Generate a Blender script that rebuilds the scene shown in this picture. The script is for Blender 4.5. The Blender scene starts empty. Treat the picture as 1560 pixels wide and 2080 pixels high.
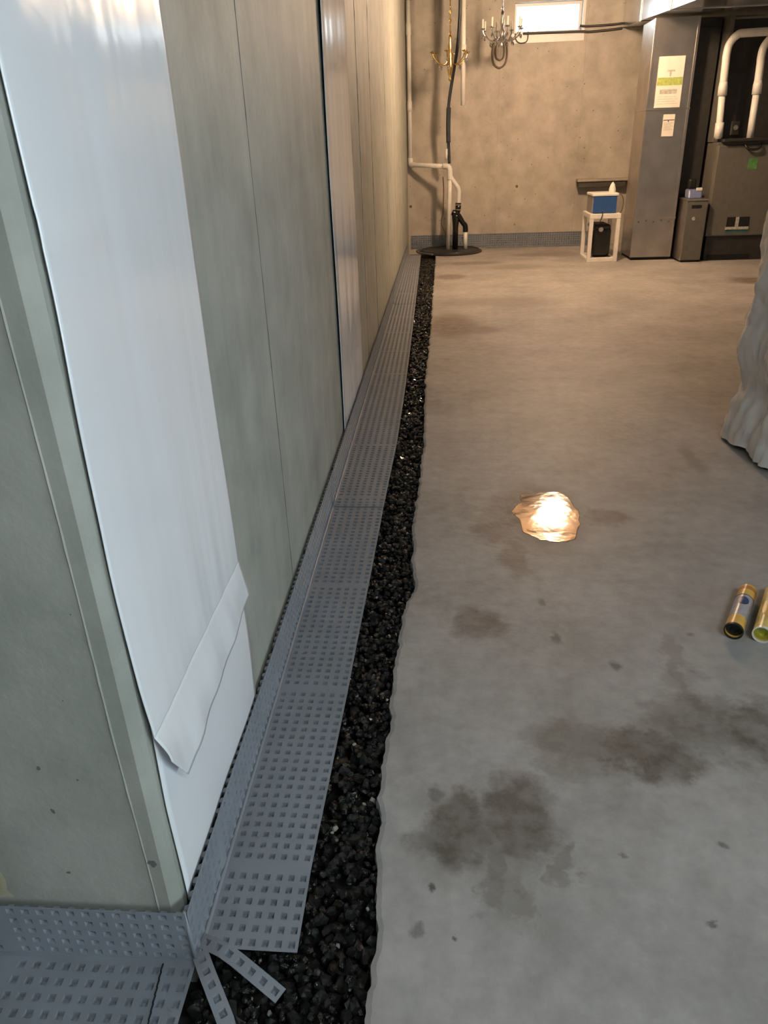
import bpy, bmesh, math, random
from mathutils import Vector, Matrix, noise
random.seed(7)
scene = bpy.context.scene
COL = scene.collection

# ------------------------------------------------------------------ camera
cam = bpy.data.cameras.new('camera')
cam.sensor_fit = 'VERTICAL'; cam.sensor_height = 24.0
cam.lens = 1506.83 / 2080 * 24.0
cam.clip_start = 0.02; cam.clip_end = 200
cam_o = bpy.data.objects.new('camera', cam); COL.objects.link(cam_o)
FP = 1506.827
VY = Vector((897 - 780, 1040 - 290, -FP)).normalized()
VZ = -Vector((893 - 780, 1040 - 4085, -FP)).normalized()
VZ = (VZ - VY * VZ.dot(VY)).normalized()
VX = VY.cross(VZ)
ROT = Matrix((VX, VY, VZ))                       # world = ROT @ camera
cam_o.matrix_world = Matrix.Translation((0, 0, 1.25)) @ ROT.to_4x4()
scene.camera = cam_o
CAM = Vector((0, 0, 1.25))

def in_frame(p, m=40):
    c = ROT.transposed() @ (Vector(p) - CAM)
    if c.z > -0.05: return False
    x = 780 + FP * c.x / -c.z; y = 1040 - FP * c.y / -c.z
    return -m < x < 1560 + m and -m < y < 2080 + m

# ------------------------------------------------------------------ world, daylight, exposure
SKY = 13.5
world = bpy.data.worlds.new('World'); scene.world = world
world.use_nodes = True
bg = world.node_tree.nodes['Background']
bg.inputs[0].default_value = (0.80, 0.92, 1.0, 1); bg.inputs[1].default_value = SKY
scene.view_settings.view_transform = 'Standard'
scene.view_settings.look = 'None'
scene.view_settings.gamma = 1.0
scene.view_settings.use_curve_mapping = False
scene.view_settings.exposure = 0.0
scene.cycles.use_denoising = True
scene.cycles.max_bounces = 5
scene.cycles.diffuse_bounces = 3
scene.cycles.glossy_bounces = 3
scene.cycles.use_adaptive_sampling = True
scene.cycles.adaptive_threshold = 0.08
scene.cycles.adaptive_min_samples = 16

def portal(name, loc, rot, sx, sy):
    l = bpy.data.lights.new(name, 'AREA'); l.shape = 'RECTANGLE'; l.size = sx; l.size_y = sy
    l.cycles.is_portal = True
    o = bpy.data.objects.new(name, l); COL.objects.link(o); o.location = loc; o.rotation_euler = rot
portal('daylight_portal_side', (5.08, -1.5, 1.125), (0, math.pi / 2, 0), 2.15, 2.6)
portal('daylight_portal_back', (1.23, 10.67, 2.52), (-math.pi / 2, 0, 0), 0.8, 0.34)

# ------------------------------------------------------------------ materials
MATS = {}
def new_mat(name):
    m = bpy.data.materials.new(name); m.use_nodes = True
    return m, m.node_tree.nodes, m.node_tree.links, m.node_tree.nodes['Principled BSDF']

def nd(N, t, **kw):
    n = N.new(t)
    for k, v in kw.items(): setattr(n, k, v)
    return n

def plain(name, col, rough=0.5, metal=0.0, noise_scale=20, var=0.12, bump=0.0, bscale=60, **ex):
    """procedural material: base colour broken up by noise, optional fine relief"""
    m, N, L, P = new_mat(name)
    tc = nd(N, 'ShaderNodeTexCoord')
    nz = nd(N, 'ShaderNodeTexNoise'); nz.inputs['Scale'].default_value = noise_scale; nz.inputs['Detail'].default_value = 4
    L.new(tc.outputs['Object'], nz.inputs['Vector'])
    rp = nd(N, 'ShaderNodeValToRGB')
    a = [max(0, c * (1 - var)) for c in col]; b = [min(1, c * (1 + var)) for c in col]
    rp.color_ramp.elements[0].position = .3; rp.color_ramp.elements[1].position = .7
    rp.color_ramp.elements[0].color = (*a, 1); rp.color_ramp.elements[1].color = (*b, 1)
    L.new(nz.outputs['Fac'], rp.inputs['Fac']); L.new(rp.outputs['Color'], P.inputs['Base Color'])
    P.inputs['Roughness'].default_value = rough; P.inputs['Metallic'].default_value = metal
    for k, v in ex.items(): P.inputs[k.replace('_', ' ')].default_value = v
    if bump:
        n2 = nd(N, 'ShaderNodeTexNoise'); n2.inputs['Scale'].default_value = bscale; n2.inputs['Detail'].default_value = 3
        L.new(tc.outputs['Object'], n2.inputs['Vector'])
        bp = nd(N, 'ShaderNodeBump'); bp.inputs['Strength'].default_value = bump; bp.inputs['Distance'].default_value = .01
        L.new(n2.outputs['Fac'], bp.inputs['Height']); L.new(bp.outputs['Normal'], P.inputs['Normal'])
    MATS[name] = m
    return m

def concrete_wall(name, c0, c1, streak=(5.0, 7.0, 0.35)):
    m, N, L, P = new_mat(name)
    tc = nd(N, 'ShaderNodeTexCoord')
    mp = nd(N, 'ShaderNodeMapping'); mp.inputs['Scale'].default_value = streak
    L.new(tc.outputs['Object'], mp.inputs['Vector'])
    n1 = nd(N, 'ShaderNodeTexNoise'); n1.inputs['Scale'].default_value = 1.0; n1.inputs['Detail'].default_value = 6; n1.inputs['Roughness'].default_value = .62
    L.new(mp.outputs[0], n1.inputs['Vector'])
    n2 = nd(N, 'ShaderNodeTexNoise'); n2.inputs['Scale'].default_value = 5.5; n2.inputs['Detail'].default_value = 9; n2.inputs['Roughness'].default_value = .6
    L.new(tc.outputs['Object'], n2.inputs['Vector'])
    mx = nd(N, 'ShaderNodeMath', operation='MULTIPLY_ADD'); mx.inputs[1].default_value = .42
    L.new(n1.outputs['Fac'], mx.inputs[0])
    h = nd(N, 'ShaderNodeMath', operation='MULTIPLY'); h.inputs[1].default_value = .58
    L.new(n2.outputs['Fac'], h.inputs[0]); L.new(h.outputs[0], mx.inputs[2])
    rp = nd(N, 'ShaderNodeValToRGB')
    rp.color_ramp.elements[0].position = .36; rp.color_ramp.elements[1].position = .64
    rp.color_ramp.elements[0].color = (*c0, 1); rp.color_ramp.elements[1].color = (*c1, 1)
    L.new(mx.outputs[0], rp.inputs['Fac'])
    # bug holes: sparse small dark pits
    vo = nd(N, 'ShaderNodeTexVoronoi'); vo.inputs['Scale'].default_value = 16
    dn = nd(N, 'ShaderNodeTexNoise'); dn.inputs['Scale'].default_value = 60
    L.new(tc.outputs['Object'], dn.inputs['Vector'])
    av = nd(N, 'ShaderNodeMix', data_type='VECTOR'); av.inputs['Factor'].default_value = .02
    L.new(tc.outputs['Object'], av.inputs[4]); L.new(dn.outputs['Color'], av.inputs[5])
    L.new(av.outputs[1], vo.inputs['Vector'])
    sel = nd(N, 'ShaderNodeSeparateColor'); L.new(vo.outputs['Color'], sel.inputs[0])
    rad = nd(N, 'ShaderNodeMapRange'); rad.inputs[1].default_value = .35; rad.inputs[2].default_value = 1.0; rad.inputs[3].default_value = 0.0; rad.inputs[4].default_value = .125
    L.new(sel.outputs[0], rad.inputs[0])
    lt = nd(N, 'ShaderNodeMath', operation='LESS_THAN'); L.new(vo.outputs['Distance'], lt.inputs[0]); L.new(rad.outputs[0], lt.inputs[1])
    dk = nd(N, 'ShaderNodeMix', data_type='RGBA'); dk.inputs['B'].default_value = (.07, .07, .065, 1)
    ms = nd(N, 'ShaderNodeMath', operation='MULTIPLY'); ms.inputs[1].default_value = .75; L.new(lt.outputs[0], ms.inputs[0])
    L.new(ms.outputs[0], dk.inputs['Factor']); L.new(rp.outputs['Color'], dk.inputs['A'])
    L.new(dk.outputs['Result'], P.inputs['Base Color'])
    P.inputs['Roughness'].default_value = .62; P.inputs['Specular IOR Level'].default_value = .35
    n3 = nd(N, 'ShaderNodeTexNoise'); n3.inputs['Scale'].default_value = 45; n3.inputs['Detail'].default_value = 5
    L.new(tc.outputs['Object'], n3.inputs['Vector'])
    sub = nd(N, 'ShaderNodeMath', operation='SUBTRACT'); L.new(n3.outputs['Fac'], sub.inputs[0]); L.new(lt.outputs[0], sub.inputs[1])
    bp = nd(N, 'ShaderNodeBump'); bp.inputs['Strength'].default_value = .22; bp.inputs['Distance'].default_value = .006
    L.new(sub.outputs[0], bp.inputs['Height']); L.new(bp.outputs['Normal'], P.inputs['Normal'])
    MATS[name] = m
    return m

def slab_material():
    m, N, L, P = new_mat('slab_concrete')
    tc = nd(N, 'ShaderNodeTexCoord')
    n1 = nd(N, 'ShaderNodeTexNoise'); n1.inputs['Scale'].default_value = 2.2; n1.inputs['Detail'].default_value = 9; n1.inputs['Roughness'].default_value = .62
    L.new(tc.outputs['Object'], n1.inputs['Vector'])
    rp = nd(N, 'ShaderNodeValToRGB')
    rp.color_ramp.elements[0].position = .3; rp.color_ramp.elements[1].position = .7
    rp.color_ramp.elements[0].color = (.285, .275, .265, 1); rp.color_ramp.elements[1].color = (.445, .432, .42, 1)
    L.new(n1.outputs['Fac'], rp.inputs['Fac'])
    dn = nd(N, 'ShaderNodeTexNoise'); dn.inputs['Scale'].default_value = 9.0; dn.inputs['Detail'].default_value = 8; dn.inputs['Roughness'].default_value = .68
    L.new(tc.outputs['Object'], dn.inputs['Vector'])
    off = nd(N, 'ShaderNodeVectorMath', operation='SUBTRACT'); off.inputs[1].default_value = (.5, .5, .5); L.new(dn.outputs['Color'], off.inputs[0])
    fine = nd(N, 'ShaderNodeTexNoise'); fine.inputs['Scale'].default_value = 17; fine.inputs['Detail'].default_value = 8; fine.inputs['Roughness'].default_value = .65
    L.new(tc.outputs['Object'], fine.inputs['Vector'])
    fr_ = nd(N, 'ShaderNodeMapRange'); fr_.inputs[1].default_value = .32; fr_.inputs[2].default_value = .68; fr_.inputs[3].default_value = .84; fr_.inputs[4].default_value = 1.10
    L.new(fine.outputs['Fac'], fr_.inputs[0])
    grain = nd(N, 'ShaderNodeVectorMath', operation='SCALE'); L.new(rp.outputs['Color'], grain.inputs[0]); L.new(fr_.outputs[0], grain.inputs['Scale'])
    def mask(ells, wob, soft):
        sc_ = nd(N, 'ShaderNodeVectorMath', operation='SCALE'); sc_.inputs['Scale'].default_value = wob
        L.new(off.outputs[0], sc_.inputs[0])
        base = nd(N, 'ShaderNodeVectorMath', operation='ADD'); L.new(tc.outputs['Object'], base.inputs[0]); L.new(sc_.outputs[0], base.inputs[1])
        prev = None
        for (x, y, rx, ry, k) in ells:
            s = nd(N, 'ShaderNodeVectorMath', operation='SUBTRACT'); s.inputs[1].default_value = (x, y, 0); L.new(base.outputs[0], s.inputs[0])
            q = nd(N, 'ShaderNodeVectorMath', operation='MULTIPLY'); q.inputs[1].default_value = (1 / rx, 1 / ry, 0); L.new(s.outputs[0], q.inputs[0])
            ln = nd(N, 'ShaderNodeVectorMath', operation='LENGTH'); L.new(q.outputs[0], ln.inputs[0])
            mr = nd(N, 'ShaderNodeMapRange', interpolation_type='SMOOTHSTEP'); mr.inputs[1].default_value = 1 + soft; mr.inputs[2].default_value = 1 - soft; mr.inputs[3].default_value = 0; mr.inputs[4].default_value = k
            L.new(ln.outputs['Value'], mr.inputs[0])
            if prev is None: prev = mr.outputs[0]
            else:
                mm = nd(N, 'ShaderNodeMath', operation='MAXIMUM'); L.new(prev, mm.inputs[0]); L.new(mr.outputs[0], mm.inputs[1]); prev = mm.outputs[0]
        mo = nd(N, 'ShaderNodeMapRange'); mo.inputs[1].default_value = .3; mo.inputs[2].default_value = .6; mo.inputs[3].default_value = .45; mo.inputs[4].default_value = 1.1
        L.new(fine.outputs['Fac'], mo.inputs[0])
        mu = nd(N, 'ShaderNodeMath', operation='MULTIPLY', use_clamp=True); L.new(prev, mu.inputs[0]); L.new(mo.outputs[0], mu.inputs[1])
        return mu.outputs[0]
    damp = mask([(.03, 1.06, .075, .09, .85), (.15, 1.10, .075, .12, .8), (.11, .99, .03, .11, .6), (.30, 1.31, .10, .09, .6), (.45, 1.30, .12, .085, .85), (.60, 1.40, .12, .10, .7),
                 (.80, 1.36, .16, .10, .85), (.235, .995, .026, .036, .5), (.62, 1.56, .05, .06, .3), (.14, .93, .02, .05, .4)], .24, .42)
    dots = mask([(-.011, 1.163, .014, .022, .8), (.459, 1.613, .015, .020, .6), (.321, 1.73, .012, .022, .6), (.302, 1.912, .014, .020, .55), (-.044, .854, .013, .012, .7), (.474, .892, .008, .008, .8),
                 (.548, 1.055, .010, .011, .7), (1.076, 3.018, .030, .16, .35), (-.03, .93, .006, .008, .8), (.03, .84, .005, .006, .8), (.36, 1.02, .006, .007, .6), (.70, 1.75, .010, .012, .5)], .09, .55)
    rust = mask([(.106, 1.79, .065, .085, .75), (.36, 2.52, .17, .25, .8), (.60, 2.47, .09, .06, .75), (.19, 2.37, .07, .10, .6), (.253, 2.19, .05, .13, .6), (.08, 5.72, .20, .36, .75), (.30, 5.55, .13, .12, .5), (.09, 8.0, .16, .18, .7), (.36, 8.95, .3, .13, .6),
                 (1.2, 9.5, .4, .15, .55), (.55, 6.6, .5, .2, .3), (.62, 1.62, .02, .14, .35), (2.95, 7.4, .25, .2, .8), (.8, 8.6, .35, .2, .35), (1.45, 9.5, .2, .25, .5)], .20, .45)
    d1 = nd(N, 'ShaderNodeMix', data_type='RGBA'); d1.inputs['B'].default_value = (.105, .09, .072, 1); L.new(damp, d1.inputs['Factor']); L.new(grain.outputs[0], d1.inputs['A'])
    d2 = nd(N, 'ShaderNodeMix', data_type='RGBA'); d2.inputs['B'].default_value = (.13, .095, .075, 1); L.new(rust, d2.inputs['Factor']); L.new(d1.outputs['Result'], d2.inputs['A'])
    d3 = nd(N, 'ShaderNodeMix', data_type='RGBA'); d3.inputs['B'].default_value = (.07, .07, .062, 1); L.new(dots, d3.inputs['Factor']); L.new(d2.outputs['Result'], d3.inputs['A'])
    L.new(d3.outputs['Result'], P.inputs['Base Color'])
    w1 = nd(N, 'ShaderNodeMath', operation='MULTIPLY'); L.new(damp, w1.inputs[0]); w1.inputs[1].default_value = 1.0
    rr = nd(N, 'ShaderNodeMapRange'); rr.inputs[1].default_value = 0; rr.inputs[2].default_value = 1; rr.inputs[3].default_value = .55; rr.inputs[4].default_value = .42
    L.new(w1.outputs[0], rr.inputs[0]); L.new(rr.outputs[0], P.inputs['Roughness'])
    P.inputs['Specular IOR Level'].default_value = .4
    n3 = nd(N, 'ShaderNodeTexNoise'); n3.inputs['Scale'].default_value = 38; n3.inputs['Detail'].default_value = 6
    L.new(tc.outputs['Object'], n3.inputs['Vector'])
    bp = nd(N, 'ShaderNodeBump'); bp.inputs['Strength'].default_value = .22; bp.inputs['Distance'].default_value = .006
    L.new(n3.outputs['Fac'], bp.inputs['Height']); L.new(bp.outputs['Normal'], P.inputs['Normal'])
    MATS['slab'] = m

concrete_wall('concrete_left', (.27, .285, .255), (.41, .42, .38))
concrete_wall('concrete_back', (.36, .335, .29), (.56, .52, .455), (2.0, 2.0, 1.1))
slab_material()
plain('soil', (.012, .011, .01), .9)
plain('stone_wet', (.007, .007, .007), .2, noise_scale=90, var=.5, bump=.5, bscale=180, Coat_Weight=.15, Coat_Roughness=.1)
plain('stone_dark', (.010, .010, .010), .28, noise_scale=90, var=.4, bump=.5, bscale=180)
plain('stone_pale', (.30, .29, .25), .5, noise_scale=90, var=.2)
plain('membrane_grey', (.225, .25, .285), .36, noise_scale=9, var=.08)
plain('poly_white', (.76, .79, .83), .13, noise_scale=3, var=.03, bump=.025, bscale=30)
plain('poly_drape', (.80, .77, .74), .22, noise_scale=5, var=.05, bump=.10, bscale=14, Coat_Weight=.3)
plain('pvc_white', (.80, .79, .75), .32, var=.04)
plain('rubber_black', (.012, .012, .013), .42, var=.2)
plain('valve_black', (.012, .012, .012), .18, var=.2)
plain('lid_black', (.022, .021, .02), .45, noise_scale=8, var=.3)
plain('rim_grey', (.13, .14, .14), .45, var=.15)
plain('hose_slate', (.045, .058, .075), .45, var=.2)
plain('galvanised', (.56, .52, .48), .36, metal=1.0, noise_scale=6, var=.12, bump=.06, bscale=9)
plain('duct_metal', (.74, .77, .80), .22, metal=1.0, noise_scale=5, var=.08, bump=.05, bscale=7)
plain('furnace_steel', (.135, .128, .11), .45, var=.08)
plain('furnace_dark', (.03, .029, .027), .5, var=.2)
plain('void_black', (.006, .006, .006), .7, var=.2)
plain('paper', (.78, .74, .66), .7, noise_scale=12, var=.05)
plain('paper_green', (.38, .46, .12), .7, noise_scale=40, var=.25)
plain('paper_grey', (.45, .44, .38), .7, noise_scale=50, var=.3)
plain('ink', (.10, .10, .10), .7)
plain('sticker_green', (.10, .28, .08), .5, var=.3)
plain('sticker_teal', (.05, .16, .15), .5, var=.2)
plain('blue_plastic', (.022, .075, .24), .4, var=.12)
plain('blue_pale', (.16, .20, .36), .35, var=.15)
plain('grey_plastic', (.27, .245, .235), .5, var=.1)
plain('white_plastic', (.76, .74, .68), .4, var=.05)
plain('wood_white', (.80, .76, .70), .5, noise_scale=14, var=.06)
plain('brass', (.80, .56, .22), .18, metal=1.0, var=.1)
plain('chrome', (.80, .80, .82), .10, metal=1.0, var=.05)
plain('candle_white', (.80, .76, .66), .5, var=.04)
plain('cable_dark', (.05, .045, .04), .5, var=.2)
plain('cable_brown', (.16, .11, .075), .5, var=.2)
plain('tube_yellow', (.78, .47, .10), .38, noise_scale=30, var=.12)
plain('tube_gold', (.74, .56, .16), .35, noise_scale=25, var=.25)
plain('tube_orange', (.58, .22, .05), .4, var=.1)
plain('tube_silver', (.42, .40, .42), .35, noise_scale=60, var=.2)
plain('tube_blue', (.03, .06, .16), .4, var=.2)
plain('plunger_lime', (.45, .45, .05), .45, var=.1)
plain('plunger_black', (.012, .016, .014), .5, var=.2)
plain('timber', (.42, .31, .20), .65, noise_scale=6, var=.3)
plain('deck_wood', (.50, .40, .28), .7, noise_scale=4, var=.25)
plain('frame_white', (.80, .80, .78), .4, var=.03)
plain('drywall', (.68, .66, .61), .7, noise_scale=3, var=.05)
plain('sealant', (.10, .10, .095), .6)
plain('shelf_dark', (.075, .065, .05), .55, var=.2)
plain('shelf_pale', (.40, .36, .29), .6, var=.1)
plain('puddle_water', (.10, .08, .065), .07, noise_scale=14, var=.3, bump=.16, bscale=8)
plain('carton_brown', (.33, .22, .12), .7, var=.1)

def glass_pane():
    m, N, L, P = new_mat('pane_glass')
    tr = nd(N, 'ShaderNodeBsdfTransparent'); tr.inputs[0].default_value = (.94, .96, .96, 1)
    gl = nd(N, 'ShaderNodeBsdfGlossy'); gl.inputs['Roughness'].default_value = .02
    fr = nd(N, 'ShaderNodeFresnel'); mx = nd(N, 'ShaderNodeMixShader')
    L.new(fr.outputs[0], mx.inputs[0]); L.new(tr.outputs[0], mx.inputs[1]); L.new(gl.outputs[0], mx.inputs[2])
    L.new(mx.outputs[0], N['Material Output'].inputs[0]); N.remove(P)
    MATS['pane_glass'] = m
glass_pane()
def lamp_mat():
    m, N, L, P = new_mat('lamp_globe')
    P.inputs['Base Color'].default_value = (.9, .85, .75, 1)
    P.inputs['Emission Color'].default_value = (1.0, .675, .42, 1); P.inputs['Emission Strength'].default_value = 400
    MATS['lamp_globe'] = m
lamp_mat()
def led_mat():
    m, N, L, P = new_mat('led_diffuser')
    P.inputs['Emission Color'].default_value = (.84, .95, 1.0, 1); P.inputs['Emission Strength'].default_value = 105
    MATS['led_diffuser'] = m
led_mat()

# ------------------------------------------------------------------ mesh helpers
def obj(name, bm, mat, parent=None, smooth=False, bevel=0.0, mats=None):
    me = bpy.data.meshes.new(name)
    bmesh.ops.recalc_face_normals(bm, faces=bm.faces) if not mats == 'keep' else None
    bm.to_mesh(me); bm.free()
    ml = [mat] if isinstance(mat, str) else mat
    for k in ml: me.materials.append(MATS[k])
    if smooth: me.polygons.foreach_set('use_smooth', [True] * len(me.polygons))
    o = bpy.data.objects.new(name, me); COL.objects.link(o)
    if parent is not None:
        o.parent = parent
        o.matrix_parent_inverse = Matrix.Translation(-parent.location) if parent.type == 'EMPTY' and parent.rotation_euler.z == 0 else parent.matrix_basis.inverted()
    if bevel:
        b = o.modifiers.new('bevel', 'BEVEL'); b.width = bevel; b.segments = 2; b.limit_method = 'ANGLE'; b.angle_limit = math.radians(40)
    return o

def thing(name, label, cat, loc, group=None):
    o = bpy.data.objects.new(name, None); COL.objects.link(o)
    o.location = loc; o.empty_display_size = .1
    return tag(o, label, cat, group)

def tag(o, label, cat, group=None, kind=None):
    o['label'] = label; o['category'] = cat
    if group: o['group'] = group
    if kind: o['kind'] = kind
    return o

def struct(o, label=None):
    o['kind'] = 'structure'
    if label: o['label'] = label
    return o

def box(bm, x0, x1, y0, y1, z0, z1):
    v = [bm.verts.new((x, y, z)) for z in (z0, z1) for y in (y0, y1) for x in (x0, x1)]
    for f in ((0, 2, 3, 1), (4, 5, 7, 6), (0, 1, 5, 4), (2, 6, 7, 3), (0, 4, 6, 2), (1, 3, 7, 5)):
        bm.faces.new([v[i] for i in f])

def B(*a):
    bm = bmesh.new()
    if a and not isinstance(a[0], (tuple, list)): a = (a,)
    for q in a: box(bm, *q)
    return bm

def ring_frame(d):
    d = d.normalized(); up = Vector((0, 0, 1)) if abs(d.z) < .9 else Vector((1, 0, 0))
    a = d.cross(up).normalized(); return a, d.cross(a).normalized()

def tube(bm, pts, r, seg=14, cap=True):
    """smooth swept tube along a polyline; r may be a list"""
    pts = [Vector(p) for p in pts]; n = len(pts); rs = r if isinstance(r, (list, tuple)) else [r] * n
    rings = []; a = None
    for i, p in enumerate(pts):
        d = (pts[min(i + 1, n - 1)] - pts[max(i - 1, 0)]).normalized()
        if a is None: a, b = ring_frame(d)
        else:
            a = (a - d * a.dot(d)).normalized(); b = d.cross(a)
        rings.append([bm.verts.new(p + (a * math.cos(t) + b * math.sin(t)) * rs[i]) for t in [2 * math.pi * k / seg for k in range(seg)]])
    for i in range(n - 1):
        for k in range(seg):
            bm.faces.new((rings[i][k], rings[i][(k + 1) % seg], rings[i + 1][(k + 1) % seg], rings[i + 1][k]))
    if cap:
        bm.faces.new(rings[0][::-1]); bm.faces.new(rings[-1])
    return bm

def T(pts, r, seg=14): return tube(bmesh.new(), pts, r, seg)

def smooth_path(pts, k=6):
    pts = [Vector(p) for p in pts]; out = []
    for i in range(len(pts) - 1):
        p0 = pts[max(i - 1, 0)]; p1 = pts[i]; p2 = pts[i + 1]; p3 = pts[min(i + 2, len(pts) - 1)]
        for j in range(k):
            t = j / k
            out.append(.5 * ((2 * p1) + (p2 - p0) * t + (2 * p0 - 5 * p1 + 4 * p2 - p3) * t * t + (3 * p1 - p0 - 3 * p2 + p3) * t ** 3))
    out.append(pts[-1]); return out

def lathe(bm, c, prof, seg=32):
    """prof: list of (radius, z) ; closed on axis when radius 0"""
    rings = []
    for r, z in prof:
        if r < 1e-6: rings.append([bm.verts.new((c[0], c[1], c[2] + z))])
        else: rings.append([bm.verts.new((c[0] + r * math.cos(2 * math.pi * k / seg), c[1] + r * math.sin(2 * math.pi * k / seg), c[2] + z)) for k in range(seg)])
    for i in range(len(rings) - 1):
        A, Bq = rings[i], rings[i + 1]
        for k in range(seg):
            k2 = (k + 1) % seg
            if len(A) == 1 and len(Bq) > 1: bm.faces.new((A[0], Bq[k], Bq[k2]))
            elif len(Bq) == 1 and len(A) > 1: bm.faces.new((A[k2], A[k], Bq[0]))
            elif len(A) > 1: bm.faces.new((A[k], A[k2], Bq[k2], Bq[k]))
    return bm

def lerp_table(tab, t):
    if t <= tab[0][0]: return tab[0][1]
    for (a, va), (b, vb) in zip(tab, tab[1:]):
        if t <= b: return va + (vb - va) * (t - a) / (b - a)
    return tab[-1][1]

# ------------------------------------------------------------------ room shell
W = -.432          # face of the long foundation wall
YC = .785          # face of the short return wall
YB = 10.40         # back wall
ZC = 2.75          # ceiling
XR = 5.0; YR = -4.5

# long left wall + its return: one poured block with a chamfered corner
bm = bmesh.new()
ch = .016
poly = [(-3.2, YC), (W - ch, YC), (W, YC + ch), (W, YB + .25), (-3.2, YB + .25)]
lo = [bm.verts.new((x, y, -.25)) for x, y in poly]; hi = [bm.verts.new((x, y, ZC)) for x, y in poly]
bm.faces.new(lo[::-1]); bm.faces.new(hi)
for i in range(5): bm.faces.new((lo[i], lo[(i + 1) % 5], hi[(i + 1) % 5], hi[i]))
wl = struct(obj('wall_left', bm, 'concrete_left'), 'grey-green poured concrete foundation wall with chamfered corner and vertical streaks')

def ridge(name, pts, w, h, axis, parent, mat='concrete_left'):
    """thin irregular fin left by a form joint: triangular section running up the wall"""
    bm = bmesh.new(); prev = None
    for (a, z) in pts:
        hh = h * random.uniform(.5, 1.2)
        if axis == 'y': q = [(W - .0005, a - w, z), (W + hh, a, z), (W - .0005, a + w, z)]
        elif axis == 'x': q = [(a - w, YC + .0005, z), (a, YC - hh, z), (a + w, YC + .0005, z)]
        else: q = [(a - w, YB + .0005, z), (a, YB - hh, z), (a + w, YB + .0005, z)]
        c = [bm.verts.new(p) for p in q]
        if prev:
            for i in range(2): bm.faces.new((prev[i], prev[i + 1], c[i + 1], c[i]))
        prev = c
    return obj(name, bm, mat, parent)

zs = [.0 + .03 * i for i in range(91)]
ridge('form_seam', [(-.470 + .0025 * noise.noise((z * 3, 1, 0)) - .003 * z, z) for z in zs], .0022, .0022, 'x', wl)
ridge('form_seam', [(1.834 + .002 * noise.noise((z * 3, 2, 0)), z) for z in zs], .0035, .0012, 'y', wl, 'sealant')
for y0 in (4.35, 5.1, 6.4, 7.55, 8.6):
    ridge('form_seam', [(y0 + .004 * noise.noise((z * 3, y0, 0)), z) for z in zs], .006, .003, 'y', wl)

# back wall with the basement window opening
WX0, WX1, WZ0, WZ1 = .85, 1.63, 2.37, 2.675
bm = B((-.432, WX0, YB, YB + .25, -.25, ZC), (WX1, XR, YB, YB + .25, -.25, ZC), (WX0, WX1, YB, YB + .25, -.25, WZ0), (WX0, WX1, YB, YB + .25, WZ1, ZC))
bmesh.ops.remove_doubles(bm, verts=bm.verts, dist=1e-5)
wb = struct(obj('wall_back', bm, 'concrete_back'), 'tan-lit poured concrete back wall behind the sump and furnace')
for x0 in (.695, 1.69):
    ridge('form_seam', [(x0 + .003 * noise.noise((z * 3, x0, 0)), z) for z in zs if z < 2.3 or x0 > 1], .006, .0025, 'b', wb, 'concrete_back')
for (x, z) in ((-.40, .52), (.955, .72)):
    obj('tie_hole_plug', lathe(bmesh.new(), (0, 0, 0), [(0, .004), (.016, .003), (.019, -.002)], 12), 'cable_brown', wb).matrix_basis = Matrix.Translation((x, YB, z)) @ Matrix.Rotation(math.pi / 2, 4, 'X')

# window in the back wall
w1 = bpy.data.objects.new('window_1', None); COL.objects.link(w1); w1.location = (1.24, YB + .1, 2.37)
struct(w1, 'small bright white-framed basement window high in the back wall')
fy0, fy1 = YB + .10, YB + .16
obj('window_frame', B((WX0, WX1, fy0, fy1, WZ0, WZ0 + .03), (WX0, WX1, fy0, fy1, WZ1 - .03, WZ1), (WX0, WX0 + .03, fy0, fy1, WZ0 + .03, WZ1 - .03), (WX1 - .03, WX1, fy0, fy1, WZ0 + .03, WZ1 - .03)), 'frame_white', w1)
obj('window_pane', B(WX0 + .03, WX1 - .03, fy0 + .025, fy0 + .031, WZ0 + .03, WZ1 - .03), 'pane_glass', w1)
obj('window_reveal', B((WX0 - .03, WX1 + .03, YB - .012, YB, WZ0 - .10, WZ0), (WX1, WX1 + .03, YB - .012, YB, WZ0, WZ1)), 'frame_white', w1)
obj('window_sill', B(WX0, WX1, YB, fy0, WZ0 - .002, WZ0 + .006), 'frame_white', w1)

# side and rear of the room (out of view; they shape the light)
DY0, DY1, DZ1 = -2.80, -.20, 2.20
bm = B((XR, XR + .2, YR, DY0, -.25, ZC), (XR, XR + .2, DY1, YB + .25, -.25, ZC), (XR, XR + .2, DY0, DY1, DZ1, ZC), (XR, XR + .2, DY0, DY1, -.25, .05))
bmesh.ops.remove_doubles(bm, verts=bm.verts, dist=1e-5)
struct(obj('wall_right', bm, 'drywall'), 'far side wall of the basement with the patio door')
struct(obj('wall_rear', B(-3.4, XR + .2, YR - .2, YR, -.25, ZC), 'drywall'), 'plain wall opposite the furnace')
struct(obj('wall_side', B(-3.4, -3.2, YR, YC, -.25, ZC), 'drywall'), 'side wall beyond the short concrete return')
w2 = bpy.data.objects.new('door_1', None); COL.objects.link(w2); w2.location = (XR + .1, -1.5, .05)
struct(w2, 'glazed patio door letting daylight in')
ym = (DY0 + DY1) / 2; xa, xb_ = XR + .06, XR + .14
obj('door_frame', B((xa, xb_, DY0, DY1, .05, .11), (xa, xb_, DY0, DY1, DZ1 - .06, DZ1), (xa, xb_, DY0, DY0 + .06, .11, DZ1 - .06), (xa, xb_, DY1 - .06, DY1, .11, DZ1 - .06), (xa, xb_, ym - .05, ym + .05, .11, DZ1 - .06)), 'frame_white', w2)
obj('door_pane', B(xa + .035, xa + .043, DY0 + .06, ym - .05, .11, DZ1 - .06), 'pane_glass', w2)
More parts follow.
